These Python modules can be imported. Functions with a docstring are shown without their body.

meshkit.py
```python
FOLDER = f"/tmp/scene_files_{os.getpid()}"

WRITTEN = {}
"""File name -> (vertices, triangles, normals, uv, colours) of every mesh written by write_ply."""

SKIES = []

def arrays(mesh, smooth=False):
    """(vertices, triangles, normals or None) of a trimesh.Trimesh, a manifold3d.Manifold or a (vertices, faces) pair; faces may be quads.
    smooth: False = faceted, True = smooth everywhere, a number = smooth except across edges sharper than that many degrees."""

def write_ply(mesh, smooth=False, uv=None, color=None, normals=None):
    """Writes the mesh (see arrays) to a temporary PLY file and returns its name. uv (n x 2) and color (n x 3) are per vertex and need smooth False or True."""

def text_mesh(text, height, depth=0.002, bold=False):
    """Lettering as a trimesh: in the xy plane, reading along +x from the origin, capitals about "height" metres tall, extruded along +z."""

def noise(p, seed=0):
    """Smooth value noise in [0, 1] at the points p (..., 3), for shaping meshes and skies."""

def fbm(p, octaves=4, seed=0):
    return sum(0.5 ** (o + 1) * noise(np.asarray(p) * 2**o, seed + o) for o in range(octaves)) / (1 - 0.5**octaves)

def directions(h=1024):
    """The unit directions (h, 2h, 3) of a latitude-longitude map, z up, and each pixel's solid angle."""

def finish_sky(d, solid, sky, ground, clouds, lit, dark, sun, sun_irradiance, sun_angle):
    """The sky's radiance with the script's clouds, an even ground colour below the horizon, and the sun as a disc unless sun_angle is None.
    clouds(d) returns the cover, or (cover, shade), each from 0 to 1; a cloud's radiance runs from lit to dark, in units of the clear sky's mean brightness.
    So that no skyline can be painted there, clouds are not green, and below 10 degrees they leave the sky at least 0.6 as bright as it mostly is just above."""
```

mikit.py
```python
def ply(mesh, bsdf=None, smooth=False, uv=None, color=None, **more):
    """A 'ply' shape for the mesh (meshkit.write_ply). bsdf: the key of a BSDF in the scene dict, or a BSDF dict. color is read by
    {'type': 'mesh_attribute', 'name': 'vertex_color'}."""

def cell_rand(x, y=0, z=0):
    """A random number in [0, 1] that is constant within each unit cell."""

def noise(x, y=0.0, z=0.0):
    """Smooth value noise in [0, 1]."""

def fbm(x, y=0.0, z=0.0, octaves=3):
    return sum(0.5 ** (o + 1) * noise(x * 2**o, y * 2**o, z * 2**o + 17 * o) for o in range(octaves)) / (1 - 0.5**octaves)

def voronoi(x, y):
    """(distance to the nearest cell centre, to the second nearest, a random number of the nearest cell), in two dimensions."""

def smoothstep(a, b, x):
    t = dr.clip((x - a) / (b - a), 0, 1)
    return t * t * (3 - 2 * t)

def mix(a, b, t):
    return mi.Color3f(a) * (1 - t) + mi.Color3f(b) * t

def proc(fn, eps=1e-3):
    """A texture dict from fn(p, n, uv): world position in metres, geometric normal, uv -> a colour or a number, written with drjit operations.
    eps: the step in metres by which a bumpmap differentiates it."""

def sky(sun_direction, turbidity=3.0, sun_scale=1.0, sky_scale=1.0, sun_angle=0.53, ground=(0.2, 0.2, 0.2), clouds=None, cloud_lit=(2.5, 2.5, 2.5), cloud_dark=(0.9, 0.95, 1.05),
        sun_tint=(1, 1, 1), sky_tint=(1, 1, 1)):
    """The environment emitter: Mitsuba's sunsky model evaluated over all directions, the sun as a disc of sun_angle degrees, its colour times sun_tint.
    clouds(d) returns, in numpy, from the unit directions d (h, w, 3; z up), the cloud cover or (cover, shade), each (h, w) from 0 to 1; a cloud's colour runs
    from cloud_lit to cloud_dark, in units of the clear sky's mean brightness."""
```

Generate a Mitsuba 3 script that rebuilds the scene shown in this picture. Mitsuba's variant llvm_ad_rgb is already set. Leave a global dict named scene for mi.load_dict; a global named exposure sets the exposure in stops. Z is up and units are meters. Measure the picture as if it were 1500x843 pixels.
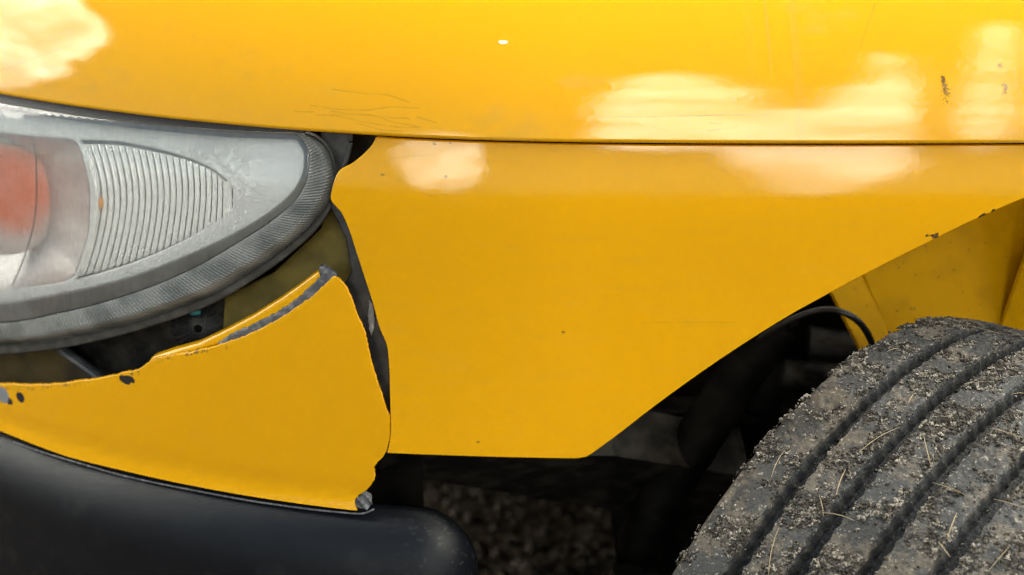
import math, random
import meshkit
import numpy as np, trimesh, drjit as dr, mitsuba as mi, mikit
from scipy.spatial import Delaunay
from shapely import Polygon, LineString, contains_xy
from meshkit import fbm as nfbm
from mikit import noise, fbm, voronoi, smoothstep, mix, cell_rand

T = mi.ScalarTransform4f
scene, labels = {'type': 'scene'}, {}
rng = np.random.default_rng(7); random.seed(7)

# ------------------------------------------------------------------ camera, light, exposure
PITCH, HFOV = math.radians(14), 45.0
CAM = np.array([0, -1.0, 1.0])
FW = np.array([0, math.cos(PITCH), -math.sin(PITCH)]); UP = np.array([0, math.sin(PITCH), math.cos(PITCH)])
scene['camera'] = {'type': 'thinlens', 'fov': HFOV, 'fov_axis': 'x', 'near_clip': 0.02, 'far_clip': 500.0,
                   'aperture_radius': 0.0045, 'focus_distance': 1.0,
                   'to_world': T().look_at(origin=CAM.tolist(), target=(CAM + FW).tolist(), up=UP.tolist()),
                   }

# cumulus banks added out of view round the sky to light the panels: (azimuth from the camera's back towards the right, elevation, half width, half height), degrees
ADDED_BANKS = [(88, 34, 36, 28), (118, 44, 25, 18), (150, 40, 30, 15), (-170, 40, 22, 16), (-130, 44, 24, 20), (-98, 21, 18, 16),
         (-110, 66, 40, 9), (140, 62, 40, 10), (0, 92, 400, 8)]
# banks added behind the camera, shaped for the bright patches the paint mirrors: (angle to the side, angle up, half width, height above, depth below)
REFLECTION_BANKS = [(8.0, 14, 4.3, 31, 2.5), (12.9, 12, 3.0, 15, 9), (15.5, 14, 2.2, 22, 9), (16.6, 30, 1.0, 20, 20), (21.0, 34, 1.05, 30, 24), (14.2, 9, 3.6, 6, 9), (-19, 9, 7.5, 8, 12)]


def clouds(d):
    az, el = np.degrees(np.arctan2(d[..., 0], -d[..., 1])), np.degrees(np.arcsin(np.clip(d[..., 2], -1, 1)))
    n = 0.8 * (nfbm(d * 6.0 + 3.1, 5, 3) - 0.5) + 0.55 * (nfbm(d * 20.0 + 5.7, 4, 11) - 0.5)
    best = np.full(az.shape, -9.0)
    for a, e, w, h in ADDED_BANKS:
        da = (az - a + 180) % 360 - 180
        best = np.maximum(best, 1 - np.sqrt((da / w) ** 2 + ((el - e) / h) ** 2))
    side, rise = np.degrees(np.arcsin(d[..., 0])), np.degrees(np.arctan2(d[..., 2], -d[..., 1]))
    for a, e, w, h, low in REFLECTION_BANKS:
        best = np.maximum(best, 1 - np.sqrt(((side - a) / w) ** 2 + ((rise - e) / np.where(rise > e, h, low)) ** 2))
    t = np.clip((best + n * 0.6) / 0.10, 0, 1)
    shade = np.clip(0.5 - 2.2 * (nfbm(d * 7.0 + 9.0, 3, 5) - 0.5) - 1.3 * (nfbm(d * 26.0 + 2.0, 4, 15) - 0.5), 0, 1)
    return t * t * (3 - 2 * t), np.clip(shade + .55 * np.exp(-np.maximum(el, 0) / 9), 0, 1)      # duller towards the horizon


scene['sky'] = mikit.sky((0.85, -0.12, 1.35), turbidity=3, sun_scale=0.08, sun_angle=24, clouds=clouds,
                         cloud_lit=(32.5, 32, 27), cloud_dark=(11.2, 11.1, 10.2), sky_tint=(0.62, 0.57, 0.46), ground=(0.13, 0.12, 0.10))
exposure = 3.12


# ------------------------------------------------------------------ helpers
def nrm(v): return v / np.maximum(np.linalg.norm(v, axis=-1, keepdims=True), 1e-12)


FPX = 750 / math.tan(math.radians(HFOV / 2))


def rays(px):
    px = np.atleast_2d(np.asarray(px, float))
    return nrm(FW + (px[:, :1] - 750) / FPX * np.array([1.0, 0, 0]) - (px[:, 1:] - 421.5) / FPX * UP)


def at(px, f):
    """photograph pixels (1500 wide) -> points on the surface y = f(x, z)."""
    d = rays(px); lo, hi = np.full(len(d), 0.2), np.full(len(d), 4.0)
    g = f if callable(f) else (lambda x, z: np.full(np.shape(x), float(f)))
    for _ in range(60):
        m = (lo + hi) / 2; p = CAM + d * m[:, None]
        front = p[:, 1] < g(p[:, 0], p[:, 2])
        lo, hi = np.where(front, m, lo), np.where(front, hi, m)
    return CAM + d * lo[:, None]


def spline(px, step=4.0):
    """a denser, gently rounded polyline through the points."""
    px = np.asarray(px, float); s = np.r_[0, np.cumsum(np.linalg.norm(np.diff(px, axis=0), axis=1))]
    from scipy.interpolate import PchipInterpolator
    t = np.linspace(0, s[-1], max(2, int(s[-1] / step)))
    return np.stack([PchipInterpolator(s, px[:, k])(t) for k in (0, 1)], 1)


def xz(px, f):
    return at(px, f)[:, [0, 2]]


def sheet(poly, f, thick=0.003, edge=0.0015, grid=0.008, rag=0.0, seed=1, edge_step=None, ragged=None):
    """a solid sheet: the outline poly (in x, z) laid on y = f(x, z), with rounded front edges and a back face."""
    if not isinstance(poly, Polygon): poly = Polygon(poly)
    poly = poly.buffer(0)
    if poly.geom_type != 'Polygon': poly = max(poly.geoms, key=lambda g: g.area)
    es = edge_step or max(edge * 1.2, 0.0018)

    def ring_pts(p, step):
        out = []
        for g in ([p] if p.geom_type == 'Polygon' else list(p.geoms)):
            for r in [g.exterior, *g.interiors]:
                n = max(4, int(r.length / step)); out += [r.interpolate(i / n, normalized=True).coords[0] for i in range(n)]
        return np.array(out) if out else np.zeros((0, 2))
    P = ring_pts(poly, es)
    if rag:
        a = np.c_[P / 0.004, np.zeros(len(P))]; b = np.c_[P / 0.011, np.ones(len(P))]
        off = np.stack([nfbm(a, 2, seed) - .5, nfbm(a, 2, seed + 9) - .5], 1) + 1.2 * np.stack([nfbm(b, 2, seed + 3) - .5, nfbm(b, 2, seed + 5) - .5], 1)
        off += .9 * (np.random.default_rng(seed).random(P.shape) - .5); off = off * (1 if ragged is None else ragged(P[:, 0], P[:, 1])[:, None]); P = P + rag * off; poly = Polygon(P).buffer(0)
        if poly.geom_type != 'Polygon': poly = max(poly.geoms, key=lambda g: g.area)
        P = ring_pts(poly, es)
    pts, dep = [P], [np.full(len(P), edge)]
    for k, q in ((0.3, 0.29), (1.0, 0.0)):
        R = ring_pts(poly.buffer(-edge * k), es); pts.append(R); dep.append(np.full(len(R), edge * q))
    x0, z0, x1, z1 = poly.bounds
    gx, gz = np.meshgrid(np.arange(x0, x1, grid), np.arange(z0, z1, grid)); G = np.c_[gx.ravel(), gz.ravel()]
    inner = poly.buffer(-max(edge * 1.6, es * .8))
    G = G[contains_xy(inner, G[:, 0], G[:, 1])] if not inner.is_empty else np.zeros((0, 2))
    pts.append(G); dep.append(np.zeros(len(G)))
    V, D = np.vstack(pts), np.concatenate(dep)
    tri = Delaunay(V).simplices
    c = V[tri].mean(1); tri = tri[contains_xy(poly, c[:, 0], c[:, 1])]
    a, b, c = V[tri[:, 0]], V[tri[:, 1]], V[tri[:, 2]]
    ar = (b[:, 0] - a[:, 0]) * (c[:, 1] - a[:, 1]) - (b[:, 1] - a[:, 1]) * (c[:, 0] - a[:, 0])
    tri = tri[np.abs(ar) > 1e-11]; ar = ar[np.abs(ar) > 1e-11]
    tri = np.where(ar[:, None] < 0, tri[:, ::-1], tri)           # counter-clockwise seen from -y (x right, z up)
    y = f(V[:, 0], V[:, 1]) if callable(f) else np.full(len(V), float(f))
    front = np.c_[V[:, 0], y + D, V[:, 1]]; back = np.c_[V[:, 0], y + np.maximum(thick, edge + 2e-4), V[:, 1]]
    n = len(V)
    e = np.vstack([tri[:, [0, 1]], tri[:, [1, 2]], tri[:, [2, 0]]])
    key = np.sort(e, 1); u, idx, cnt = np.unique(key, axis=0, return_index=True, return_counts=True)
    be = e[idx[cnt == 1]]
    side = np.vstack([np.c_[be[:, 0], be[:, 0] + n, be[:, 1]], np.c_[be[:, 1], be[:, 0] + n, be[:, 1] + n]])
    m = trimesh.Trimesh(np.vstack([front, back]), np.vstack([tri, tri[:, ::-1] + n, side]), process=False)
    m.remove_unreferenced_vertices()
    return m


def grid_mesh(P, closed_u=False, closed_v=False):
    """P (nu, nv, 3) -> mesh of the grid."""
    nu, nv = P.shape[:2]; I = np.arange(nu * nv).reshape(nu, nv)
    if closed_u: I = np.vstack([I, I[:1]])
    if closed_v: I = np.hstack([I, I[:, :1]])
    a, b, c, d = I[:-1, :-1].ravel(), I[1:, :-1].ravel(), I[1:, 1:].ravel(), I[:-1, 1:].ravel()
    return trimesh.Trimesh(P.reshape(-1, 3), np.vstack([np.c_[a, b, c], np.c_[a, c, d]]), process=False)


def tube(pts, rad, sides=10):
    p = np.asarray(pts, float); t = nrm(np.gradient(p, axis=0))
    a = np.cross(t, [0, 0, 1.0]); bad = np.linalg.norm(a, axis=1) < .1; a[bad] = np.cross(t[bad], [1.0, 0, 0]); a = nrm(a); b = np.cross(t, a)
    an = np.linspace(0, 2 * np.pi, sides, endpoint=False); rad = np.broadcast_to(rad, (len(p),))
    P = p[:, None] + rad[:, None, None] * (np.cos(an)[None, :, None] * a[:, None] + np.sin(an)[None, :, None] * b[:, None])
    m = grid_mesh(P, closed_v=True); n, k = len(p), sides
    v = np.vstack([m.vertices, p[:1], p[-1:]])
    caps = [[n * k, (i + 1) % k, i] for i in range(k)] + [[n * k + 1, (n - 1) * k + i, (n - 1) * k + (i + 1) % k] for i in range(k)]
    m = trimesh.Trimesh(v, np.vstack([m.faces, caps]), process=False); m.fix_normals(); return m


def box(c, s, rz=0, bevel=0.004):
    """a bevelled box."""
    h = np.asarray(s) / 2; b = min(bevel, h.min() * .5)
    pts = []
    for k in range(3):
        q = h - b; q = q.copy(); q[k] = h[k]
        pts += [np.array([sx, sy, sz]) * q for sx in (-1, 1) for sy in (-1, 1) for sz in (-1, 1)]
    m = trimesh.convex.convex_hull(np.array(pts)); m.apply_transform(trimesh.transformations.rotation_matrix(rz, [0, 0, 1])); m.apply_translation(c); return m


def curve3(px, ys, step=6):
    """pixels with a depth each -> a 3-D polyline"""
    q = np.vstack([at([p], y) for p, y in zip(px, ys)]); s = np.arange(len(q)); t = np.linspace(0, len(q) - 1, (len(q) - 1) * step + 1)
    from scipy.interpolate import CubicSpline
    return CubicSpline(s, q)(t)


def exact(mesh, f, bsdf, smooth=50):
    """a ply of a sheet whose front carries the true normals of y = f(x, z), so that the gloss mirrors cleanly."""
    v, fa, n = meshkit.arrays(mesh, smooth); h = 2e-4; x, z = v[:, 0], v[:, 2]
    on = np.abs(v[:, 1] - f(x, z)) < 2e-6
    g = nrm(np.stack([(f(x + h, z) - f(x - h, z)) / (2 * h), -np.ones(len(x)), (f(x, z + h) - f(x, z - h)) / (2 * h)], 1))
    n = np.where((on & ((g * n).sum(1) > .9))[:, None], g, n)
    return {'type': 'ply', 'filename': meshkit.write_ply((v, fa), True, normals=n), 'face_normals': False, 'bsdf': {'type': 'ref', 'id': bsdf}}


def put(name, mesh, bsdf, smooth=35, kind=None, label=None, **more):
    key, i = name, 0
    while key in scene: i += 1; key = f'{name}_{i:03d}'
    scene[key] = mikit.ply(mesh, bsdf, smooth=smooth, **more)
    e = {}
    if kind: e['kind'] = kind
    if label: e['label'] = label
    if e: labels[key] = e
    return key


# ------------------------------------------------------------------ body surfaces (depth y from x, z)
def relu(v): return np.maximum(v, 0)
def plan(x):
    t = relu(0.05 - np.asarray(x)); return 0.65 * np.minimum(t, .55) ** 2 + relu(t - .55) * .715


SEAM_PX = [(-420, 60), (-200, 98), (0, 139), (60, 150), (150, 165), (250, 178), (350, 188), (430, 193), (550, 199), (700, 205), (850, 208), (1000, 210), (1200, 211), (1500, 212), (1800, 214), (2300, 220)]
_s = at(SEAM_PX, lambda x, z: plan(x)); _c = np.argsort(_s[:, 0])
from scipy.interpolate import UnivariateSpline
_zs = UnivariateSpline(_s[_c, 0], _s[_c, 2], k=4, s=len(_s) * .0011 ** 2)
_x0, _x1 = _s[_c, 0][[0, -1]]
def zs(x): return _zs(np.clip(x, _x0, _x1))
def f_body(x, z): return plan(x)
def wave(x, z):                                                  # pressed sheet is never quite fair
    return .0007 * (nfbm(np.stack([np.asarray(x) * 9, np.asarray(z) * 9, 0 * np.asarray(x)], -1), 2, 8) - .5)
def f_fender(x, z):
    t = z - zs(x)
    return plan(x) + 0.5 * 2.5 * relu(t + 0.075) ** 2 - 0.25 * relu(-t - .12) ** 2 + wave(x, z)
def f_hood(x, z):
    t = z - zs(x)
    return plan(x) - 0.002 + 0.17 * t + 0.5 * 4.6 * t * t + wave(x, z)
BUMP_B = [(-420, 480), (-200, 560), (0, 632), (50, 652), (100, 670), (180, 690), (280, 712), (400, 733), (524, 749), (600, 755), (900, 786)]
_b = at(BUMP_B, lambda x, z: plan(x) - .004)
def zb(x): return np.interp(x, _b[:, 0], _b[:, 2])
def f_cap(x, z):
    t = z - zb(x)                                                 # the lower edge rolls out into a small lip
    return plan(x) - .004 - 0.002 * np.exp(-(t / .006) ** 2) + .0016 * np.exp(-((t - .016) / .007) ** 2) + .12 * relu(t - .02) ** 2
def off(f, d): return lambda x, z: f(x, z) + d


# ------------------------------------------------------------------ materials
def add_mat(name, d, two=True): scene[name] = {'type': 'twosided', 'bsdf': d} if two else d
YEL, YEL_DARK = (0.81, 0.385, 0.001), (0.60, 0.30, 0.003)
HX = xz([(737, 62)], f_hood)[0]
RUST = xz([(1381, 118), (1385, 128), (1387, 140), (1472, 130), (1465, 97)], f_hood)
CR = xz([(430, 150), (620, 180)], f_hood)
STK = xz([(1130, 200), (1142, 0)], f_hood)
CHIP_ARCH = xz([(1366, 346), (1438, 318), (1455, 311), (1300, 392)], f_fender)
FCH = xz([(636, 211), (660, 210), (825, 487), (560, 256), (652, 259), (700, 648)], f_fender)
TICKS = [xz([a, b], f_cap) for a, b in (((0, 568), (62, 568)), ((62, 568), (132, 561)), ((150, 557), (205, 545)), ((228, 530), (285, 519)), ((285, 519), (332, 507)))]
CCH = xz([(187, 557), (14, 578), (30, 582), (2, 578)], f_cap)


def blob(p, c, rx, rz, s=0.003, amp=.9, seed=0.0):
    q = dr.sqrt(dr.square((p.x - c[0]) / rx) + dr.square((p.z - c[1]) / rz))
    return q + (fbm(p.x / s + seed, p.z / s, seed, 3) - .5) * amp


def line(p, a, b, w, wob=.002, seed=0.0):
    L = math.hypot(b[0] - a[0], b[1] - a[1]); ux, uz = (b[0] - a[0]) / L, (b[1] - a[1]) / L
    t = (p.x - a[0]) * ux + (p.z - a[1]) * uz; o = (p.z - a[1]) * ux - (p.x - a[0]) * uz + (fbm(t / .045 + seed, seed, 0, 2) - .5) * wob * 2
    return dr.select((t > 0) & (t < L), smoothstep(w, w * .4, dr.abs(o)) * (0.35 + .65 * noise(t / .008 + seed, seed * 3)), 0)


def speckle(p, cell, thr, r):
    f, s, w = voronoi(p.x / cell, p.z / cell)
    return dr.select(w > thr, smoothstep(r, r * .5, f + .15 * noise(p.x / .0006, p.z / .0006)), 0)


def paint_hood(p, n, uv):
    c = mix(YEL, (0.76, 0.365, 0.002), .5 * fbm(p.x / .12, p.z / .12, 1.0, 3))
    streak = smoothstep(.55, .9, noise(p.x / .004 + p.z * 8, p.z / .12)) * smoothstep(.03, .0, dr.abs(p.x - .5 * (STK[0][0] + STK[1][0])))
    c = mix(c, (0.42, 0.27, .08), .28 * streak)
    c = mix(c, (.5, .33, .1), .25 * smoothstep(.62, .9, fbm(p.x / .05, p.z / .02, 4.0, 4)))
    w = mi.Float(0)
    for k, (a, b) in enumerate([((487, 134), (600, 152)), ((455, 154), (615, 158)), ((430, 158), (460, 160)), ((462, 164), (610, 180)), ((470, 172), (616, 187)), ((485, 160), (600, 176)), ((520, 178), (590, 190)), ((610, 170), (640, 178))]):
        A, B = xz([a, b], f_hood); w = dr.maximum(w, line(p, A, B, .0007, .004, 3.0 + k))
    c = mix(c, (.40, .19, .01), w * .5)
    w = mi.Float(0)
    for k, (a, b, ) in enumerate([((955, 186), (978, 192)), ((1035, 192), (1080, 187)), ((1040, 181), (1060, 183)), ((870, 174), (1130, 168)), ((0, 105), (110, 64)), ((1260, 70), (1282, 5))]):  # the top-left line paints in a thin dark reflected streak
        A, B = xz([a, b], f_hood); w = dr.maximum(w, line(p, A, B, .0007, .001, 23.0 + k))
    c = mix(c, (.30, .17, .03), w * .45)
    c = mix(c, (.16, .09, .02), speckle(p, .022, .80, .045) * .85)
    c = mix(c, (.10, .055, .02), smoothstep(.55, .3, blob(p, RUST[0], .004, .006, .0022, 1.2)) * .9)
    for k, r in ((1, .005), (2, .006), (3, .005), (4, .004)):
        c = mix(c, (.16, .09, .02), smoothstep(.45, .25, blob(p, RUST[k], r, r * 1.6, .0016, 1.7, 2.0 + k)) * .75)
    c = mix(c, (.75, .70, .62), smoothstep(.95, .7, blob(p, HX, .0048, .0019, .003, .35)))
    return c


def paint_fender(p, n, uv):
    c = mix(YEL, (0.76, 0.36, 0.002), .5 * fbm(p.x / .14, p.z / .14, 1.0, 3))
    t = fbm(p.x / .05, p.z / .006, 2.0, 4)
    c = mix(c, (.70, .40, .05), .10 * smoothstep(.58, .85, t))
    c = mix(c, (.16, .09, .02), speckle(p, .026, .82, .035) * .8)
    w = mi.Float(0)
    for k, (a, b) in enumerate([((1005, 473), (1080, 474)), ((940, 474), (1010, 472)), ((570, 232), (640, 226))]):
        A, B = xz([a, b], f_fender); w = dr.maximum(w, line(p, A, B, .0006, .001, 43.0 + k))
    c = mix(c, (.45, .24, .02), w * .35)
    for k, r in ((0, .008), (1, .009), (2, .004)):
        c = mix(c, (.10, .05, .02), smoothstep(.6, .4, blob(p, CHIP_ARCH[k], r, .0035, .003, 1.4, 5.0 + k)))
    for k in range(6):
        c = mix(c, (.25, .12, .02), smoothstep(.75, .5, blob(p, FCH[k], .0022, .0013, .002, 1.1, 9.0 + k)) * .85)
    return c


def paint_cap(p, n, uv):
    c = mix(YEL, (0.76, 0.36, 0.002), .5 * fbm(p.x / .14, p.z / .14, 1.0, 3))
    c = mix(c, (.16, .09, .02), speckle(p, .03, .84, .03) * .8)
    w = mi.Float(0)
    for k, (a, b) in enumerate(TICKS): w = dr.maximum(w, line(p, a, b, .0022, .002, 61.0 + k))
    c = mix(c, (.10, .08, .05), .85 * w * smoothstep(.60, .68, fbm(p.x / .0013, p.z / .003, 2.0, 2)))
    k = smoothstep(.85, .78, blob(p, CCH[0], .0105, .0052, .0055, .8, 3.0))
    k = dr.maximum(k, smoothstep(.85, .78, blob(p, CCH[2], .007, .006, .005, .9, 5.0)))
    k = dr.maximum(k, smoothstep(.85, .78, blob(p, CCH[1] - np.array([.002, .008]), .006, .004, .004, .9, 6.0)))
    c = mix(c, (.02, .02, .022), k)
    c = mix(c, (.22, .23, .25), smoothstep(.9, .83, blob(p, CCH[3], .012, .010, .009, .5, 7.0)))
    return c


def peel(p, n, uv): return noise(p.x / .0035, p.y / .0035, p.z / .0035) + .9 * noise(p.x / .011 + 7, p.y / .011, p.z / .011) + 2.5 * noise(p.x / .05 + 3, p.y / .05, p.z / .05)


def gloss(col, alpha=.035, bump=None, scale=1.0, ior=1.5, eps=6e-4):
    d = {'type': 'roughplastic', 'distribution': 'beckmann', 'alpha': alpha, 'int_ior': ior, 'nonlinear': False,
         'diffuse_reflectance': col if isinstance(col, dict) else {'type': 'rgb', 'value': list(col)}}
    return {'type': 'bumpmap', 'arbitrary': mikit.proc(bump, eps=eps), 'scale': scale, 'bsdf': d} if bump else d


add_mat('m_hood', gloss(mikit.proc(paint_hood), .008, peel, .000016))
add_mat('m_fender', gloss(mikit.proc(paint_fender), .008, peel, .000016))
add_mat('m_cap', gloss(mikit.proc(paint_cap), .012, peel, .000016))


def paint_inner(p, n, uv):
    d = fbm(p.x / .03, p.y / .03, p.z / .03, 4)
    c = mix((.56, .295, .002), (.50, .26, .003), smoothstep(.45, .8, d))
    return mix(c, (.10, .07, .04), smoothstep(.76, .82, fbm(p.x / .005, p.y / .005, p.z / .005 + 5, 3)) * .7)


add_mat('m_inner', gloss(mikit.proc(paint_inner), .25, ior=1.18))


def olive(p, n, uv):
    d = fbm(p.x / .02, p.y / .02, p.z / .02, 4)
    return mix((.16, .125, .03), (.09, .07, .02), smoothstep(.3, .9, d))  # inner yellow sheet metal, its shade put into the colour


add_mat('m_shaded_yellow', gloss(mikit.proc(olive), .25, ior=1.3))


def grime(a, b, s=.02):
    def fn(p, n, uv): return mix(a, b, smoothstep(.35, .8, fbm(p.x / s, p.y / s, p.z / s, 4)))
    return fn


def rough_bump(p, n, uv): return fbm(p.x / .0012, p.y / .0012, p.z / .0012, 2)


def black_col(p, n, uv):
    c = mix((.005, .006, .0085), (.008, .009, .0125), fbm(p.x / .03, p.y / .03, p.z / .03, 4))
    s = smoothstep(.64, .72, fbm(p.x / .004, p.y / .004, p.z / .004, 3)) * smoothstep(-.13, -.04, p.x)
    c = mix(c, (.03, .03, .03), .25 * smoothstep(.55, .8, fbm(p.x / .02, p.y / .02, p.z / .02 + 4, 4)))
    return mix(c, (.10, .10, .10), s * .2)


add_mat('m_black', gloss(mikit.proc(black_col), .24, rough_bump, .00010, 1.28, 3e-4))
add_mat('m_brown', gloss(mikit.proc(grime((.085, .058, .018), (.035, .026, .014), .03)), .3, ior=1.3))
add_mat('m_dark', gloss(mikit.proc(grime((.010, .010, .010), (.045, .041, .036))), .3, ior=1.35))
add_mat('m_flange', gloss(mikit.proc(grime((.025, .026, .028), (.06, .06, .06), .012)), .25))
add_mat('m_scrape', gloss(mikit.proc(grime((.07, .075, .085), (.20, .20, .21), .004)), .4, rough_bump, .0004, 1.5, 3e-4))
add_mat('m_pale', gloss(mikit.proc(grime((.22, .22, .22), (.42, .42, .41), .004)), .4))
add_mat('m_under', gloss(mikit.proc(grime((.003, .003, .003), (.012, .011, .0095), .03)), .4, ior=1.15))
add_mat('m_hose', gloss((.012, .012, .012), .2))
add_mat('m_teal', gloss((.02, .22, .26), .2))
add_mat('m_steel', gloss(mikit.proc(grime((.08, .08, .08), (.16, .14, .12))), .25))

# headlight materials
scene['m_lens'] = {'type': 'blendbsdf', 'weight': mikit.proc(lambda p, n, uv: .08 + .11 * smoothstep(.3, .75, fbm(p.x / .05, p.y / .05, p.z / .03, 4)) + .06 * fbm(p.x / .004, p.y / .004, p.z / .02, 3)),
                   'bsdf_0': {'type': 'thindielectric', 'int_ior': 1.5},
                   'bsdf_1': {'type': 'principledthin', 'base_color': {'type': 'rgb', 'value': [.78, .78, .75]}, 'roughness': .6, 'diff_trans': 1.1, 'spec_trans': 0.0}}
BZ = None
def bezel_bump(p, n, uv): return noise(p.x / .0018, p.y / .0018, p.z / .0018)


# ------------------------------------------------------------------ ground
GZ = -0.062
gx, gy = np.meshgrid(np.r_[-60, -20, -6, np.linspace(-3, 3, 121), 6, 20, 60], np.r_[-60, -20, -6, np.linspace(-3, 4, 141), 8, 20, 60], indexing='ij')
gz = GZ - .03 + .05 * nfbm(np.stack([gx * 4, gy * 4, 0 * gx], -1), 4, 4) * (np.abs(gx) < 4)
def ground_col(p, n, uv):
    d = fbm(p.x / .07, p.y / .07, 0, 5)
    return mix(mix((.035, .026, .019), (.07, .054, .040), smoothstep(.3, .75, d)), (.18, .16, .14), .6 * smoothstep(.62, .72, fbm(p.x / .016, p.y / .016, 3, 3)))
add_mat('m_ground', {'type': 'bumpmap', 'arbitrary': mikit.proc(lambda p, n, uv: fbm(p.x / .03, p.y / .03, 0, 4), eps=2e-3), 'scale': .012, 'bsdf': {'type': 'diffuse', 'reflectance': mikit.proc(ground_col)}})
put('ground', grid_mesh(np.stack([gx, gy, gz], -1)), 'm_ground', smooth=True, kind='structure', label='dusty brown earth under and around the van')


def pebbles(P, R, N=None, squash=(.6, 1.0), sub=0, seed=3):
    r = np.random.default_rng(seed); ico = trimesh.creation.icosphere(subdivisions=sub); v, f = np.array(ico.vertices), np.array(ico.faces)
    n = len(P); q = r.normal(size=(n, 4)); q /= np.linalg.norm(q, axis=1, keepdims=True); w, x, y, z = q.T
    M = np.stack([1 - 2 * (y * y + z * z), 2 * (x * y - z * w), 2 * (x * z + y * w), 2 * (x * y + z * w), 1 - 2 * (x * x + z * z), 2 * (y * z - x * w), 2 * (x * z - y * w), 2 * (y * z + x * w), 1 - 2 * (x * x + y * y)], -1).reshape(n, 3, 3)
    S = r.uniform(*squash, (n, 3)) * R[:, None]
    W = v[None] * (1 + r.uniform(-.18, .18, (n, len(v)))[..., None]) * S[:, None]
    W = np.einsum('nij,nkj->nki', M, W) + P[:, None]
    return trimesh.Trimesh(W.reshape(-1, 3), (f[None] + (np.arange(n) * len(v))[:, None, None]).reshape(-1, 3), process=False)


def stone_col(p, n, uv):
    k = cell_rand(dr.floor(p.x / .014), dr.floor(p.y / .014), dr.floor(p.z / .014))
    return mix((.04, .031, .024), (.11, .092, .075), k * k * k)
add_mat('m_stone', {'type': 'diffuse', 'reflectance': mikit.proc(stone_col)})
n = 9000; x, y = rng.uniform(-.7, 1.3, n), rng.uniform(-.4, 2.6, n)
R = .004 + .013 * rng.random(n) ** 3
z = GZ - .03 + .05 * nfbm(np.stack([x * 4, y * 4, 0 * x], -1), 4, 4)
put('gravel', pebbles(np.c_[x, y, z + R * .25], R, sub=1), 'm_stone', smooth=60, kind='stuff', label='loose brown gravel stones lying on the earth under the van')
labels['gravel']['category'] = 'gravel'

# ------------------------------------------------------------------ the van
labels['van'] = {'label': 'yellow van with a cracked front bumper corner, clouded headlight and dirty front wheel turned outward', 'category': 'van'}
H = 'van__headlight'

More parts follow.
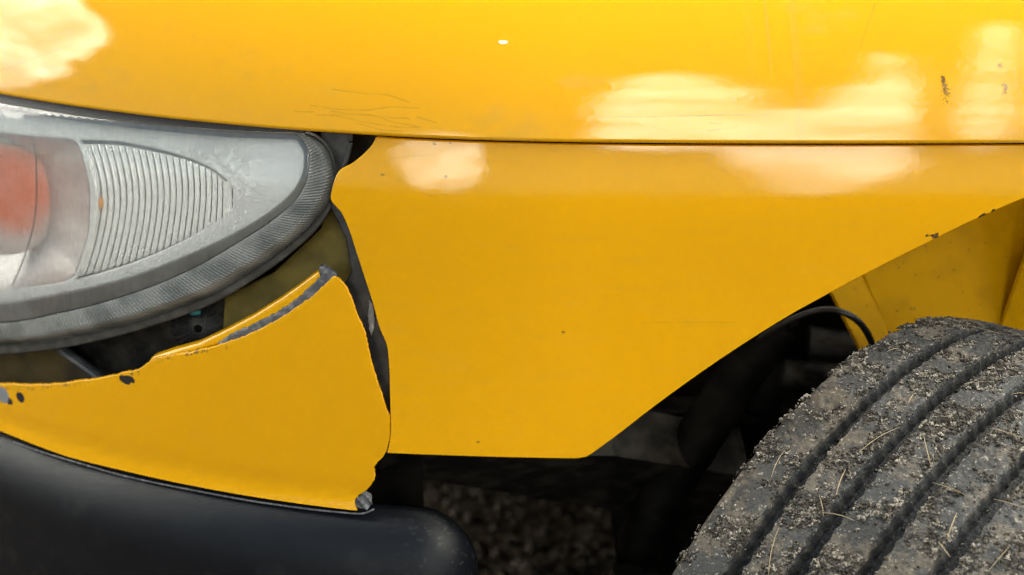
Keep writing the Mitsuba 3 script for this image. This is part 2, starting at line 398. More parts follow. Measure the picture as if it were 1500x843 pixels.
# hood: its lower edge is the seam, it runs on past the frame and up
hx = np.linspace(-.80, 1.25, 120)
hx = np.linspace(-.80, 1.25, 400)
low = np.c_[hx, zs(hx) + .0005]
hood_poly = np.vstack([low, np.c_[hx[::-1], zs(hx[::-1]) + .33]])
scene['van__hood'] = exact(sheet(hood_poly, f_hood, thick=.012, edge=.0035, grid=.009, edge_step=.0022), f_hood, 'm_hood')

# fender
arch = [(868, 665), (905, 638), (950, 603), (1000, 566), (1050, 531), (1100, 498), (1150, 467), (1200, 439), (1250, 412), (1300, 386), (1350, 361), (1400, 336), (1450, 313), (1500, 292),
        (1600, 262), (1700, 252), (1800, 262), (1920, 305), (2040, 385), (2140, 490), (2210, 620), (2240, 760)]
fl = [(550, 202), (545, 212), (530, 228), (515, 240), (497, 250), (490, 263), (484, 291), (500, 313), (512, 340), (520, 365), (533, 405), (545, 442), (556, 482), (567, 510), (570, 545), (571, 580), (572, 635), (567, 665)]
bottom = [(567, 665), (640, 668), (700, 670), (780, 672), (845, 673), (858, 671), (868, 665)]
xs_ = np.linspace(xz([(550, 199)], f_body)[0, 0], 1.25, 90)
topline = np.c_[xs_, zs(xs_) - .0013]
fp = np.vstack([xz(spline(fl), f_fender), xz(bottom, f_fender)[1:-1], xz(spline(arch), f_fender), [(1.25, .56)], topline[::-1]])
scene['van__fender'] = exact(sheet(fp, f_fender, thick=.0042, edge=.0014, grid=.009), f_fender, 'm_fender')

# the fender's folded top flange seen in the seam, a dark channel behind it
ch = np.array([[(x, plan(x) + yy, zs(x) + zz) for yy, zz in ((.014, -.03), (.014, .03), (.02, .03), (.02, -.03))] for x in np.linspace(-.1, 1.25, 60)])
put('van__seam_channel', grid_mesh(ch, closed_v=True), 'm_dark', smooth=False)

# bumper cap, the scraped crease and the upper lip
cap = [(-420, 470), (-200, 540), (0, 563), (60, 564), (130, 557), (180, 547), (203, 541), (216, 533), (226, 526), (280, 516), (326, 504), (370, 487), (420, 461), (455, 436), (480, 414), (490, 405), (500, 412), (508, 424), (518, 445), (524, 465), (532, 480), (540, 510), (546, 535), (556, 568), (566, 598), (571, 612), (571, 640), (566, 660), (556, 676), (548, 686), (550, 697), (546, 708), (537, 718), (525, 726), (520, 735), (524, 749)]
cap_px = np.vstack([spline(cap, 3), np.array(BUMP_B[:9])[::-1][1:]])
put('van__bumper_cover', sheet(xz(cap_px, f_cap), f_cap, thick=.0045, edge=.0005, grid=.009, rag=.0010, seed=4, edge_step=.0016, ragged=lambda x, z: np.clip((z - zb(x) - .006) / .012, 0, 1)), 'm_cap', smooth=28)
band = [(318, 503), (345, 487), (375, 474), (410, 456), (440, 434), (465, 412), (474, 398), (484, 396), (494, 405), (485, 418), (455, 441), (420, 466), (370, 492), (326, 508)]
put('van__bumper_cover__torn_edge', sheet(xz(band, off(f_cap, .003)), off(f_cap, .003), thick=.006, edge=.0012, grid=.004, rag=.0014, seed=8), 'm_scrape', smooth=30, label='rough grey torn edge of the bumper cover')
lip = [(216, 533), (222, 524), (250, 514), (290, 503), (330, 484), (370, 463), (410, 438), (440, 417), (462, 400), (476, 394), (478, 404), (455, 430), (420, 456), (370, 484), (326, 505), (270, 522), (226, 530)]
def f_lip(x, z): return f_cap(x, z) + .0065
put('van__bumper_cover__upper_lip', sheet(xz(lip, f_lip), f_lip, thick=.012, edge=.003, grid=.005), 'm_cap', smooth=50)
knob = [(466, 394), (474, 390), (484, 394), (490, 402), (480, 408), (470, 406)]
put('van__bumper_cover__broken_clip', sheet(xz(knob, off(f_cap, .004)), off(f_cap, .004), thick=.008, edge=.0015, grid=.003, rag=.002), 'm_scrape', smooth=30)
clip = [(521, 735), (526, 724), (535, 719), (541, 728), (544, 740), (540, 747), (528, 748), (524, 745)]
put('van__bumper_cover__clip_tab', sheet(xz(clip, off(f_cap, .001)), lambda x, z: f_cap(x, z) + .002 * np.sin((x + z) * 600), thick=.005, edge=.0012, grid=.002, rag=.002), 'm_scrape', smooth=30)

# dark fender flange beside the cap, with a rubbed pale patch
fla = [(478, 292), (492, 296), (520, 345), (560, 450), (590, 505), (590, 658), (560, 658), (552, 600), (530, 520), (515, 470), (498, 425), (515, 400), (506, 350)]
put('van__fender__flange', sheet(xz(fla, off(f_body, .016)), off(f_body, .016), thick=.006, edge=.0015, grid=.008), 'm_flange')
rub = [(539, 440), (545, 446), (548, 462), (549, 485), (544, 494), (540, 480), (539, 462)]
put('van__fender__flange_scuff', sheet(xz(rub, off(f_body, .0125)), off(f_body, .0125), thick=.003, edge=.0008, grid=.002, rag=.0012), 'm_pale')

# structure behind the headlight gap
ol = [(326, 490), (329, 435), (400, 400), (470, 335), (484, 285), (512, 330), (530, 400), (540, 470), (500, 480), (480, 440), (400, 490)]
put('van__lamp_bracket', sheet(xz(ol, off(f_body, .045)), lambda x, z: plan(x) + .045 + .5 * relu(x + .145) ** 1.2, thick=.004, edge=.001, grid=.008), 'm_shaded_yellow', label='yellow sheet metal behind the gap, its shade painted in as olive')
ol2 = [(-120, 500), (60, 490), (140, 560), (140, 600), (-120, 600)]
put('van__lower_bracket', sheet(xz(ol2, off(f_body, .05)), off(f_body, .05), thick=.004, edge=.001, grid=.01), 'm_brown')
put('van__bracket_rod', tube(curve3([(70, 495), (105, 523), (150, 556), (190, 590)], [off(f_body, .034)] * 4), .0055), 'm_flange')
mid = [(100, 480), (330, 420), (332, 560), (150, 600), (100, 560)]
put('van__gap_panel', sheet(xz(mid, off(f_body, .085)), off(f_body, .085), thick=.004, edge=.001, grid=.01), 'm_dark')
# ribbed rubber boot
c0 = at([(290, 482)], lambda x, z: plan(x) + .05)[0]
rr, aa = np.meshgrid(np.linspace(0, 1, 12), np.linspace(0, 2 * np.pi, 240, endpoint=False), indexing='ij')
rad = .004 + .029 * rr; dep = .022 * rr ** 2 + .0016 * np.cos(aa * 30) * smoothstep if False else .022 * rr ** 2 + .0016 * np.cos(aa * 30) * np.clip(rr * 3, 0, 1)
put('van__cable_boot', grid_mesh(np.stack([c0[0] + rad * np.cos(aa), c0[1] + dep, c0[2] + rad * np.sin(aa)], -1), closed_v=True), 'm_flange', smooth=True)
put('van__cable_boot__connector', box(at([(286, 456)], lambda x, z: plan(x) + .042)[0], (.010, .012, .006), .3, .0015), 'm_teal', label='small teal connector')
bk = [(-420, 40), (600, 160), (620, 760), (-420, 760)]
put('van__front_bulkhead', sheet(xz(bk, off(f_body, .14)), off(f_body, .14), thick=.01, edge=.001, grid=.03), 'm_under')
# corner bracket in the gap between lamp and fender
put('van__corner_bracket', sheet(xz([(470, 190), (515, 190), (512, 225), (497, 260), (470, 262)], off(f_body, .022)), lambda x, z: plan(x) + .022 + 14 * relu(x + .148) ** 2, thick=.004, edge=.001, grid=.003), 'm_flange')
put('van__corner_bracket__rib', tube(curve3([(512, 190), (513, 210), (508, 232), (500, 250)], [plan(-.13) + .016] * 4), .0022), 'm_flange')
put('van__corner_panel', sheet(xz([(400, 150), (600, 160), (600, 290), (400, 290)], off(f_body, .055)), off(f_body, .055), thick=.004, edge=.001, grid=.01), 'm_dark')

# black bumper bar: a swept, rounded section with a rounded end
xe = at([(697, 800)], lambda x, z: plan(x) - .03)[0, 0]
xb = np.concatenate([np.linspace(-.85, xe - .05, 90), xe - .05 + .05 * np.sin(np.linspace(0, np.pi / 2, 24))[1:]])
ang = np.linspace(0, np.pi / 2, 22)
def zt(x):                                                       # top of the bar
    base = np.interp(x, _b[:, 0], _b[:, 2]) - .002
    return base
rows = []
for x in xb:
    s = np.clip((x - (xe - .05)) / .05, 0, 1); k = math.sqrt(max(1e-4, 1 - s * s))
    rc = .052
    prof = [(.10, -.05), (.035, -.006), (.012, .0)]
    prof += [(.012 - rc * .80 * math.sin(a) , -rc * 1.25 * (1 - math.cos(a))) for a in ang[1:]]
    prof += [(.012 - rc * .80, -rc * 1.25 - h) for h in (.02, .05, .09, .13)] + [(.0, -.25), (.10, -.25)]
    cy, cz = .04, -.11
    rows.append([(x, plan(x) + cy + (a - cy) * (.3 + .7 * k if s > 0 else 1), zt(x) + cz + (b - cz) * (.45 + .55 * k if s > 0 else 1)) for a, b in prof])
bar = grid_mesh(np.array(rows), closed_v=True)
endcap = np.array(rows[-1]); nb = len(endcap); vv = np.vstack([bar.vertices, endcap.mean(0)]); o = (len(rows) - 1) * nb
bar = trimesh.Trimesh(vv, np.vstack([bar.faces, [[o + i, o + (i + 1) % nb, len(vv) - 1] for i in range(nb)]]), process=False); bar.fix_normals()
put('van__bumper_bar', bar, 'm_black', smooth=40)
edge_px = [(20, 648), (60, 662), (120, 680), (180, 697), (280, 718), (400, 739), (500, 751), (528, 753), (548, 746)]
put('van__bumper_bar__edge_bead', tube(at(spline(edge_px), off(f_cap, .0008)), .0010, 8), 'm_scrape', smooth=True)

# ------------------------------------------------------------------ headlight
def f_lamp(x, z): return plan(x) + 1.6 * relu(np.asarray(z) - .80) ** 2     # the lamp leans back towards its top
rim_out = spline([(446, 195), (462, 201), (476, 213), (487, 237), (490, 265), (480, 295), (460, 325), (420, 362), (370, 398), (300, 438), (230, 464), (150, 487), (60, 504), (0, 509), (-110, 508), (-200, 480), (-260, 410)], 2)
rim_in = spline([(434, 195), (446, 208), (454, 228), (452, 255), (440, 285), (410, 315), (350, 355), (280, 395), (200, 428), (100, 456), (0, 473), (-100, 474), (-180, 450), (-235, 400)], 2)
top_px = spline([(-260, 330), (-250, 180), (-150, 128), (-60, 138), (0, 150), (60, 160), (150, 173), (250, 184), (350, 192), (446, 195)], 3)
lens_px = np.vstack([top_px, rim_out[1:]])
_lens_poly = Polygon(xz(lens_px, f_lamp)).buffer(0)
def f_lens(x, z): return f_lamp(x, z) + .002
in_px = np.vstack([top_px[top_px[:, 0] < 434], rim_in])
put(f'{H}__lens', sheet(xz(in_px, f_lens), f_lens, thick=.0025, edge=.0024, grid=.012), 'm_lens', smooth=50, label='clouded clear outer lens')
# keep only the front skin of the lens (a pane is one sheet)
m = sheet(xz(in_px, f_lens), f_lens, thick=.0035, edge=.0016, grid=.01)
front = m.vertices[:, 1] < f_lens(m.vertices[:, 0], m.vertices[:, 2]) + .0017
fm = m.faces[front[m.faces].all(1)]
scene[f'{H}__lens'] = mikit.ply(trimesh.Trimesh(m.vertices, fm, process=False), 'm_lens', smooth=50)
# fluted rim: flutes across the strip between inner and outer outline
ns = 2600
def resamp(c, n):
    s = np.r_[0, np.cumsum(np.linalg.norm(np.diff(c, axis=0), axis=1))]; t = np.linspace(0, s[-1], n); return np.stack([np.interp(t, s, c[:, k]) for k in (0, 1)], 1), s[-1]
ri, _ = resamp(rim_in, ns); ro, L = resamp(rim_out, ns)
Pi, Po = at(ri, off(f_lamp, .003)), at(ro, off(f_lamp, .003))
u = np.linspace(0, 1, 14); ph = np.arange(ns) / ns * L / 5.2
PP = []
for k, uu in enumerate(u):
    q = Pi * (1 - uu) + Po[np.maximum(np.arange(ns) - 20, 0)] * uu
    amp = .0009 * np.clip(min(uu, 1 - uu) * 9, 0, 1)
    yy = f_lamp(q[:, 0], q[:, 2]) + .001 + .014 * max(0, uu - .55) ** 2 / .2 - amp * np.abs(np.sin(np.pi * ph)) + .0004 * np.sin(ph * .7)
    PP.append(np.c_[q[:, 0], yy, q[:, 2]])
for back in (.010, .016): PP.append(np.c_[Po[:, 0], plan(Po[:, 0]) + back, Po[:, 2]])
def rim_col(p, n, uv):
    return mix((.24, .24, .232), (.13, .135, .13), smoothstep(.35, .75, fbm(p.x / .03, p.y / .03, p.z / .03, 3)))
add_mat('m_rim', gloss(mikit.proc(rim_col), .12))
put(f'{H}__fluted_rim', grid_mesh(np.array(PP).transpose(1, 0, 2)), 'm_rim', smooth=40, kind='stuff', label='grey fluted strip round the lamp')
# dark gasket between rim and bezel
gi = spline([(420, 195), (438, 208), (447, 228), (446, 247), (434, 276), (400, 309), (345, 343), (250, 386), (190, 408), (100, 430), (0, 446), (-100, 450), (-190, 425)], 3)
gask = np.vstack([rim_in, gi[::-1]])
add_mat('m_gasket', gloss((.045, .045, .046), .25))
put(f'{H}__gasket', sheet(Polygon(xz(gask, off(f_lamp, .006))).buffer(.0012), off(f_lamp, .006), thick=.004, edge=.0015, grid=.006), 'm_gasket')
put(f'{H}__top_gasket', sheet(xz(np.vstack([top_px[top_px[:, 0] > -200] + (0, -14), (top_px[top_px[:, 0] > -200] + (0, 10))[::-1]]), off(f_lamp, .0045)), off(f_lamp, .0045), thick=.02, edge=.001, grid=.006), 'm_gasket')
# bezel with the bowl and indicator openings
def bez_col(p, n, uv):
    c = mix((.72, .72, .70), (.60, .60, .585), smoothstep(.3, .8, fbm(p.x / .03, p.y / .03, p.z / .03, 4)))
    q = blob(p, BZC, .035, .024, .004, 1.0)
    c = mix(c, (.78, .78, .77), smoothstep(1.0, .75, blob(p, BZF, .030, .034, .02, .4)))
    fl = smoothstep(.54, .60, fbm(p.x / .0035, p.z / .0035, 2.0, 3)) * smoothstep(1.0, .5, q)
    return mix(c, (.95, .95, .95), fl)
BZC = xz([(345, 250)], off(f_lamp, .02))[0]
BZF = xz([(408, 238)], off(f_lamp, .02))[0]
add_mat('m_bezel', gloss(mikit.proc(bez_col), .22, bezel_bump, .00035, 1.5, 4e-4))
def f_bez(x, z): return f_lamp(x, z) + .014 + .05 * relu(-.18 - x)
ind_l = spline([(118, 208), (133, 240), (143, 275), (145, 300), (140, 335), (129, 370), (112, 409)], 3)
ind_b = spline([(112, 409), (180, 390), (260, 357), (312, 328), (335, 313)], 3)
ind_t = spline([(334, 267), (315, 251), (280, 234), (220, 217), (160, 207), (118, 206)], 3)
ind_r = spline([(335, 313), (341, 300), (341, 280), (334, 267)], 3)
ind_poly = Polygon(xz(np.vstack([ind_l, ind_b[1:], ind_r[1:-1], ind_t]), f_bez)).buffer(0)
bowl_px = np.vstack([spline([(-235, 300), (-220, 200), (-130, 175), (-40, 190), (40, 200), (108, 207), (124, 245), (131, 285), (130, 330), (120, 370), (104, 407), (40, 420), (-60, 430), (-160, 410), (-220, 360), (-235, 300)], 3)])
bowl_poly = Polygon(xz(bowl_px, f_bez)).buffer(0)
bez_poly = Polygon(xz(np.vstack([top_px[(top_px[:, 0] < 425)] + (0, 2), gi]), f_bez)).buffer(0).buffer(.004).difference(ind_poly).difference(bowl_poly)
put(f'{H}__bezel', sheet(bez_poly, f_bez, thick=.004, edge=.0018, grid=.006), 'm_bezel', smooth=50)
# bowl reflector: rim outline shrinking into the depth
br, _ = resamp(bowl_px, 160)
Bo = at(br, f_bez); cb = Bo.mean(0); rings = []
for t in np.linspace(0, 1, 26):
    k = math.sqrt(max(0, 1 - t * t)) * .98 + .02
    rings.append(np.c_[cb[0] + (Bo[:, 0] - cb[0]) * k, Bo[:, 1] * k + cb[1] * (1 - k) + .062 * t, cb[2] + (Bo[:, 2] - cb[2]) * k])
scene['m_chrome'] = {'type': 'twosided', 'bsdf': {'type': 'roughconductor', 'material': 'Al', 'distribution': 'ggx', 'alpha': .28, 'specular_reflectance': {'type': 'rgb', 'value': [.72, .70, .69]}}}
put(f'{H}__reflector', grid_mesh(np.array(rings), closed_v=True), 'm_chrome', smooth=True)
# added dome standing in for the red reflection in the bowl, and a ring
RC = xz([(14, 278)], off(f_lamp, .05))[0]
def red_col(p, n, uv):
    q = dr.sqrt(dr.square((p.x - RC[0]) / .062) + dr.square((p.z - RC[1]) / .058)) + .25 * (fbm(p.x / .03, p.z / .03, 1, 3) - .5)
    return mix((.78, .15, .05), (.58, .50, .47), smoothstep(.35, 1.05, q))  # red reflection painted in, fading outward to grey
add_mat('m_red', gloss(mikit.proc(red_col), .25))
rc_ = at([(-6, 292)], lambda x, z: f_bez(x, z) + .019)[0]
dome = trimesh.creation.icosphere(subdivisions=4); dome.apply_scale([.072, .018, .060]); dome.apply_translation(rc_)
put(f'{H}__red_reflection', dome, 'm_red', smooth=True, label='added red dome standing in for a red reflection behind the clouded lens')
ring = spline([(45, 198), (53, 235), (54, 285), (50, 325), (38, 370), (18, 418)], 3)
put(f'{H}__lens_arc', tube(at(ring, off(f_bez, .002)), .0007, 6), 'm_gasket', smooth=True)
add_mat('m_lamp_grey', gloss((.09, .09, .088), .2))
# indicator: curved wall, ribs, backing, amber bulb
put(f'{H}__indicator', sheet(ind_poly.buffer(.003), off(f_bez, .012), thick=.004, edge=.001, grid=.006), 'm_lamp_grey')
A_, B_ = at(ind_l, off(f_bez, -.003)), at(ind_l, off(f_bez, .016))
wall = np.stack([A_ + [-.0025, 0, 0], A_ + [-.0012, -.0012, 0], A_, (A_ + B_) / 2 + [.002, 0, 0], B_ + [.003, 0, 0]], 0)
scene['m_clear'] = {'type': 'twosided', 'bsdf': {'type': 'principled', 'base_color': {'type': 'rgb', 'value': [.92, .92, .90]}, 'roughness': .18, 'metallic': .25, 'specular': .7, 'clearcoat': .6, 'clearcoat_gloss': .9}}
put(f'{H}__indicator_wall', grid_mesh(wall), 'm_clear', smooth=True)
rib_b = np.vstack([ind_b[:-1], [(343, 311)]])
nrib = 22; v = np.linspace(0.03, .97, 26)
def edge_at(c, t): s = np.linspace(0, 1, len(c)); return np.stack([np.interp(t, s, c[:, k]) for k in (0, 1)], -1)
rib_t = np.vstack([ind_t[::-1][:-1], [(342, 266)]]) if ind_t[0, 0] > 200 else ind_t
rt = edge_at(ind_t[::-1], np.linspace(0, 1, 200)); rb = edge_at(ind_b, np.linspace(0, 1, 200))
for i in range(nrib):
    us = np.linspace((i + .08) / nrib, (i + .92) / nrib, 9); P = np.zeros((9, len(v), 3))
    for a, uu in enumerate(us):
        uu2 = .005 + .995 * uu
        top, bot = edge_at(rib_t, uu2), edge_at(rib_b, uu2)
        top, bot = top + (0, -1), bot + (0, 2)
        bulge = np.interp(v, np.linspace(0, 1, len(ind_l)), ind_l[:, 0]) - (ind_l[0, 0] * (1 - v) + ind_l[-1, 0] * v)
        q = np.c_[top[0] * (1 - v) + bot[0] * v + bulge * (1 - uu2) ** 1.2 * .8, top[1] * (1 - v) + bot[1] * v]
        w = math.sin(math.pi * a / 8); fade = np.clip(np.minimum(v, 1 - v) * 18, 0.15, 1)
        B0 = at(q, off(f_bez, .0048)); B0[:, 1] -= .0052 * w * fade; P[a] = B0
    put(f'{H}__rib', grid_mesh(P), 'm_clear', smooth=True)
add_mat('m_amber', gloss((.75, .28, .03), .15))
bulb = trimesh.creation.icosphere(subdivisions=2); bulb.apply_scale([.0025, .004, .0055]); bulb.apply_translation(at([(149, 298)], off(f_bez, -.0005))[0])
put(f'{H}__amber_bulb', bulb, 'm_amber', smooth=True, label='small amber bulb')
# flakes of peeled bright coating round the end of the indicator
fk = np.random.default_rng(14); fl_px = spline([(262, 216), (310, 228), (345, 243), (362, 265), (352, 300), (325, 330)], 2)
fl_px = fl_px[fk.integers(0, len(fl_px), 150)] + fk.normal(0, 1, (150, 2)) * (9, 8)
fp3 = at(fl_px, off(f_bez, -.0012)); fr = .0005 + .0013 * fk.random(150) ** 2
add_mat('m_flake', gloss((.92, .92, .92), .1))
put(f'{H}__peeled_coating', pebbles(fp3, fr, squash=(.3, 1.3), seed=2), 'm_flake', smooth=False, kind='stuff', label='bright flakes of peeled coating inside the lamp')
# housing behind and below the lens
hp = Polygon(xz(lens_px, off(f_lamp, .012))).buffer(.004)
add_mat('m_housing', gloss(mikit.proc(grime((.05, .05, .05), (.10, .098, .095), .01)), .3))
ring_poly = Polygon(xz(np.vstack([ro + (5, 11), (ri)[::-1]]), off(f_lamp, .016)))
put(H, sheet(ring_poly, off(f_lamp, .016), thick=.05, edge=.002, grid=.008), 'm_housing')
put(f'{H}__back_shell', sheet(hp.buffer(-.004), off(f_lamp, .115), thick=.004, edge=.001, grid=.02), 'm_gasket')

# ------------------------------------------------------------------ wheel
WC = np.array([.3848, .0183, .3215]); DL, CB, RW, DS = .7677, -.164, .38, .042
fwd = np.array([-math.cos(DL), -math.sin(DL), 0]); ax0 = np.array([math.sin(DL), -math.cos(DL), 0]); k0 = np.array([0, 0, 1.0])
axl = ax0 * math.cos(CB) + k0 * math.sin(CB); upw = k0 * math.cos(CB) - ax0 * math.sin(CB)
def wheel_pt(th, s, r): return WC + np.multiply.outer(s, axl) + r[..., None] * (np.sin(th)[..., None] * fwd + np.cos(th)[..., None] * upw)
GC = [-1.5 * DS, -.5 * DS, .5 * DS, 1.5 * DS]; HW = .108
sp = np.concatenate([np.linspace(-HW, HW, 110)] + [g + np.linspace(-.0085, .0085, 25) for g in GC]); sp = np.unique(np.round(sp, 5))
nth = 1500; th = np.linspace(0, 2 * np.pi, nth, endpoint=False)
TH, SS = np.meshgrid(th, sp, indexing='ij')
tri = lambda v: 2 * np.abs(v - np.floor(v + .5))
wob = .0016 * (tri(TH * 26) - .5) + .001 * (nfbm(np.stack([TH * 30, SS * 0, SS * 0], -1), 2, 6) - .5)
def tyre_r(TH, SS):
    r = RW - .010 * (np.abs(SS) / HW) ** 2.4
    wob = .0016 * (tri(TH * 26) - .5) + .0008 * (nfbm(np.stack([TH * 30, SS * 0, SS * 0], -1), 2, 6) - .5)
    g = np.zeros_like(SS)
    for k, c in enumerate(GC):
        d = np.abs(SS - c - wob); g = np.maximum(g, 1 - np.clip((d - .0038) / .0030, 0, 1))
    return r - .0145 * g * g * (3 - 2 * g), g
rr_, gg = tyre_r(TH, SS)
Pn = np.stack([np.sin(TH) * RW / .012, np.cos(TH) * RW / .012, SS / .012], -1)
rr_ = rr_ + (.0030 * (nfbm(Pn, 4, 2) - .5) + .0020 * (nfbm(Pn * 4, 2, 8) - .5)) * (1 - np.clip(gg * 3, 0, 1) * .92)
# shoulders and sidewalls
side = [(.003, .004), (.006, .012), (.0075, .024), (.013, .05), (.015, .085), (.008, .125), (-.004, .15), (-.02, .16)]
Pm = wheel_pt(TH, SS, rr_)
cols = [Pm]
for sgn, end in ((-1, 0), (1, -1)):
    ad = []
    for ds_, dr_ in side: ad.append(wheel_pt(th, np.full(nth, sgn * (HW + ds_)), RW - .010 - dr_ + .0012 * (nfbm(np.stack([th * 60, th * 0 + dr_ * 80, th * 0], -1), 3, 5) - .5))[:, None])
    ad = np.concatenate(ad, 1)
    if sgn < 0: cols.insert(0, ad[:, ::-1])
    else: cols.append(ad)
tyre = grid_mesh(np.concatenate(cols, 1), closed_u=True); tyre.fix_normals()
AX, UPV, FWV = mi.Vector3f(*axl.tolist()), mi.Vector3f(*upw.tolist()), mi.Vector3f(*fwd.tolist())
def tyre_col(p, n, uv):
    q = mi.Vector3f(p.x - WC[0], p.y - WC[1], p.z - WC[2]); s = dr.dot(q, AX); r = dr.norm(q - AX * s)
    low = smoothstep(RW - .0065, RW - .002, r + .008 * dr.square(s / HW))
    rub = mix((.010, .0105, .0115), (.030, .031, .033), fbm(p.x / .01, p.y / .01, p.z / .01, 4))
    d = fbm(p.x / .026, p.y / .026, p.z / .026, 4) * .65 + .35 * fbm(p.x / .004, p.y / .004, p.z / .004 + 9, 3)
    dust = mix((.045, .037, .029), (.125, .106, .084), fbm(p.x / .006, p.y / .006, p.z / .006 + 3, 3))
    c = mix(rub, (.045, .047, .051), .5 * smoothstep(.35, .65, fbm(p.x / .05, p.y / .05, p.z / .05 + 1, 3)))
    c = mix(c, dust, low * smoothstep(.45, .62, d) * .85)
    return mix(c, (.24, .21, .175), low * .6 * smoothstep(.69, .76, fbm(p.x / .0022, p.y / .0022, p.z / .0022, 2)))
add_mat('m_tyre', {'type': 'bumpmap', 'arbitrary': mikit.proc(lambda p, n, uv: fbm(p.x / .003, p.y / .003, p.z / .003, 3), eps=4e-4), 'scale': .0014,
                   'bsdf': {'type': 'principled', 'base_color': mikit.proc(tyre_col), 'roughness': .62, 'specular': .35}})
put('van__wheel__tyre', tyre, 'm_tyre', smooth=40, label='black grooved tyre caked with grit and dust')
rs = np.array([(-.09, .215), (-.085, .2), (-.02, .19), (.03, .17), (.04, .10), (.06, .075), (.065, .0)])
tt = np.linspace(0, 2 * np.pi, 96, endpoint=False); TT, K = np.meshgrid(tt, np.arange(len(rs)), indexing='ij')
rimm = grid_mesh(wheel_pt(TT, rs[K][..., 0], rs[K][..., 1]), closed_u=True); rimm.fix_normals()
put('van__wheel', rimm, 'm_steel', smooth=35)
# grit stuck to the tread: clumped
def tread_pts(n, seed, keep):
    r = np.random.default_rng(seed); t = r.uniform(-.15, 1.75, n); s = r.uniform(-HW - .004, HW, n)
    R0, g = tyre_r(t, s); P = wheel_pt(t, s, R0)
    c = nfbm(P / .022, 3, 12); k = (r.random(n) < np.clip((c - keep) * 6, .02, 1)) & ((g < .1) | (r.random(n) < .05))
    return P[k], (np.sin(t)[:, None] * fwd + np.cos(t)[:, None] * upw)[k]
Pg, Ng = tread_pts(170000, 21, .43); r = np.random.default_rng(5); Rg = .00035 + .0014 * r.random(len(Pg)) ** 3
def grit_col(p, n, uv):
    k = cell_rand(dr.floor(p.x / .004), dr.floor(p.y / .004), dr.floor(p.z / .004)); return mix((.045, .04, .034), (.30, .27, .23), k * k * k)
add_mat('m_grit', {'type': 'diffuse', 'reflectance': mikit.proc(grit_col)})
put('grit', pebbles(Pg + Ng * Rg[:, None] * .4, Rg, sub=0, squash=(.6, 1.1), seed=6), 'm_grit', smooth=60, kind='stuff', label='fine pale grit and small stones stuck all over the tyre tread')
labels['grit']['category'] = 'grit'
# straw
add_mat('m_straw', {'type': 'diffuse', 'reflectance': {'type': 'rgb', 'value': [.30, .24, .16]}})
def tread_hit(px):
    d = rays([px])[0]
    t = np.linspace(.4, 1.6, 2400); q = CAM + t[:, None] * d - WC; s = q @ axl; r_ = np.linalg.norm(q - s[:, None] * axl, axis=1)
    ok = (r_ < RW - .010 * (np.abs(s) / HW) ** 2.4 + .0015) & (np.abs(s) < HW + .01)
    return CAM + t[np.argmax(ok)] * d
STRAW = [((1366, 708), (1420, 729)), ((1455, 732), (1500, 745)), ((1450, 629), (1500, 643)), ((1258, 664), (1318, 627)), ((1205, 752), (1252, 764)), ((1200, 727), (1206, 757)), ((1388, 790), (1402, 752)), ((1126, 843), (1142, 772)),
         ((1375, 795), (1392, 817)), ((1353, 640), (1364, 685)), ((1405, 476), (1466, 490)), ((1482, 579), (1500, 577)), ((1130, 700), (1150, 660)), ((1225, 726), (1238, 690)), ((1300, 516), (1316, 512)), ((1330, 592), (1338, 578)), ((1448, 838), (1480, 800))]
SAY = ['long straw stalk bridging the middle tyre groove', 'pale straw stalk at the right edge of the frame, low on the outer tread', 'straw stalk reaching out of the frame above the outer groove',
       'thin straw stalk slanting up across the second groove', 'straw stalk lying flat between first and second groove', 'short upright straw stalk touching a flat one on the second rib', 'thick brownish straw stalk on the fourth rib',
       'long upright straw stalk at the bottom of the first rib', 'short straw stalk pointing down right, lowest on the fourth rib', 'thin dark straw stalk standing along the third rib', 'long straw stalk lying along the very top of the tyre',
       'pale straw stalk crossing the third groove at the right edge', 'short straw stalk on the inner shoulder rib, left of the first groove',
       'fine straw stalk leaning along the second rib', 'tiny straw bit near the upper end of the first groove', 'tiny straw bit between the upper first and second groove', 'straw stalk in the bottom right corner of the tread']
for (a, b), say in zip(STRAW, SAY):
    A, B = tread_hit(a), tread_hit(b); M = (A + B) / 2; q = M - WC; q -= (q @ axl) * axl; o = nrm(q)
    bend = nrm(np.cross(B - A, o)) * np.linalg.norm(B - A) * random.uniform(-.05, .05)
    pts = np.array([A + o * .0005, A * .7 + B * .3 + o * .0014 + bend * .8, A * .4 + B * .6 + o * .0014 + bend, B + o * .0005])
    from scipy.interpolate import CubicSpline
    pts = CubicSpline([0, .3, .6, 1], pts)(np.linspace(0, 1, 9))
    k = put('straw', tube(pts, np.interp(np.linspace(0, 1, 9), [0, .3, .7, 1], [.0003, .0005, .0005, .0002]) * random.uniform(.55, 1.0), 5), 'm_straw', smooth=True)
    labels[k] = {'label': say, 'category': 'straw', 'group': 'straw stalks stuck to the tyre'}

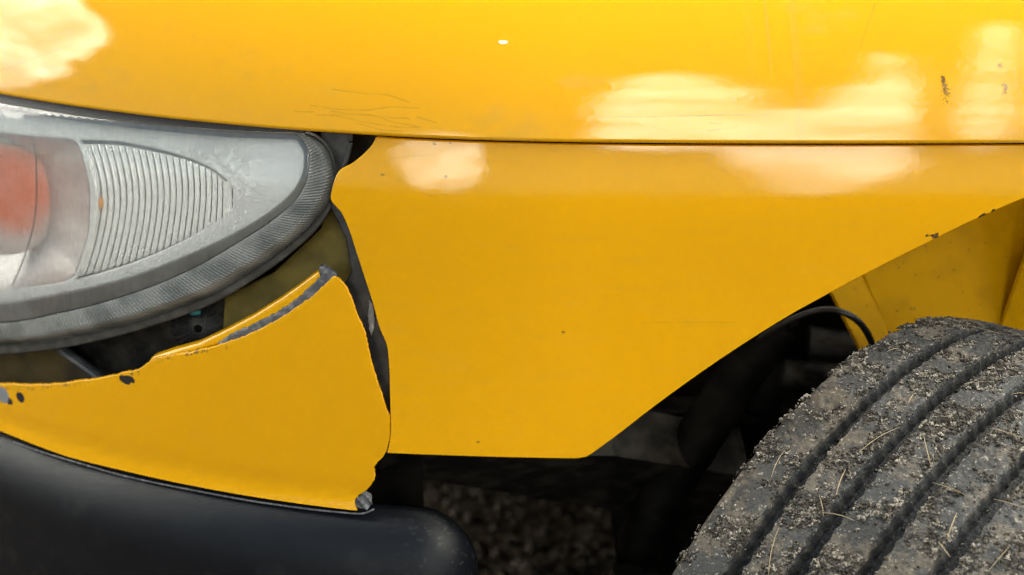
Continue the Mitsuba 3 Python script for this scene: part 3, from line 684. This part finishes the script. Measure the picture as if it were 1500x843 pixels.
# ------------------------------------------------------------------ wheel arch and underside
def facet(px, ys, th=.004):
    q = np.vstack([at([p], y) for p, y in zip(px, ys)]); pn = np.cross(q[1] - q[0], q[2] - q[0])
    for i in range(3, len(q)): d = rays([px[i]])[0]; q[i] = CAM + d * ((q[0] - CAM) @ pn) / (d @ pn)      # all in one plane
    n_ = nrm(np.cross(q[1] - q[0], q[2] - q[0])); n_ = n_ if n_[1] > 0 else -n_
    return trimesh.convex.convex_hull(np.vstack([q, q + n_ * th]))
AL = 'van__arch_liner'
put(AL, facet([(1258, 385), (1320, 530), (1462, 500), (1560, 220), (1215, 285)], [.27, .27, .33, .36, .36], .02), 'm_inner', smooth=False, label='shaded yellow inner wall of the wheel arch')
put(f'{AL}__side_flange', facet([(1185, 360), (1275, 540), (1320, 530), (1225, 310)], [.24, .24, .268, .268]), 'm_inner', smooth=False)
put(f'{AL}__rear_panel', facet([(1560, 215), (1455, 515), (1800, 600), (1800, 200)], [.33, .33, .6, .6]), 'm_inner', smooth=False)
put('van__brake_hose', tube(curve3([(1110, 500), (1160, 468), (1205, 454), (1235, 458), (1258, 472), (1276, 500), (1280, 540)], [.22, .2, .19, .18, .18, .19, .2], 10), .0034, 12), 'm_hose', smooth=True)
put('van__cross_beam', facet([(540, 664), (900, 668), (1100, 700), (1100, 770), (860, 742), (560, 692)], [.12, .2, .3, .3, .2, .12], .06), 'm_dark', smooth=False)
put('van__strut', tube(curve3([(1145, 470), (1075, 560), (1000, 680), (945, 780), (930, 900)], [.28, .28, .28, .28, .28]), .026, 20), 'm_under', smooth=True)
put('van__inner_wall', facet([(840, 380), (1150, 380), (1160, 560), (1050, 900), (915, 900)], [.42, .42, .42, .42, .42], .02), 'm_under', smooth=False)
put('van__axle_arm', tube(curve3([(1140, 545), (1200, 552), (1290, 560)], [.30, .28, .2]), .016, 14), 'm_dark', smooth=True)
put('van__spring_seat', tube(curve3([(1180, 505), (1230, 512), (1290, 520)], [.33, .32, .3]), .022, 14), 'm_dark', smooth=True)
put('van__hub_cover', tube(curve3([(1130, 470), (1125, 530), (1105, 600)], [.33, .33, .33]), .03, 16), 'm_under', smooth=True)
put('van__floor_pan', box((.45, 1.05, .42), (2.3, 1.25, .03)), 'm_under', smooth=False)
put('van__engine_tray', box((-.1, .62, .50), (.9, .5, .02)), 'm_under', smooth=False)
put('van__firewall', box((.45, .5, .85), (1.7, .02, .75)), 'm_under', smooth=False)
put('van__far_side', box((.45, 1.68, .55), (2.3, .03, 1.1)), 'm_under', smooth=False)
put('van__hood_top', box((.22, 1.02, 1.165), (2.0, 1.2, .02)), 'm_hood', smooth=False)
put('van__rear_wall', box((1.58, .85, .6), (.03, 1.65, 1.1)), 'm_under', smooth=False)
put('van__far_wheel', trimesh.creation.cylinder(radius=.38, height=.22, sections=64, transform=trimesh.transformations.translation_matrix([.4, 1.5, .32]) @ trimesh.transformations.rotation_matrix(math.pi / 2, [1, 0, 0])), 'm_dark', smooth=40)
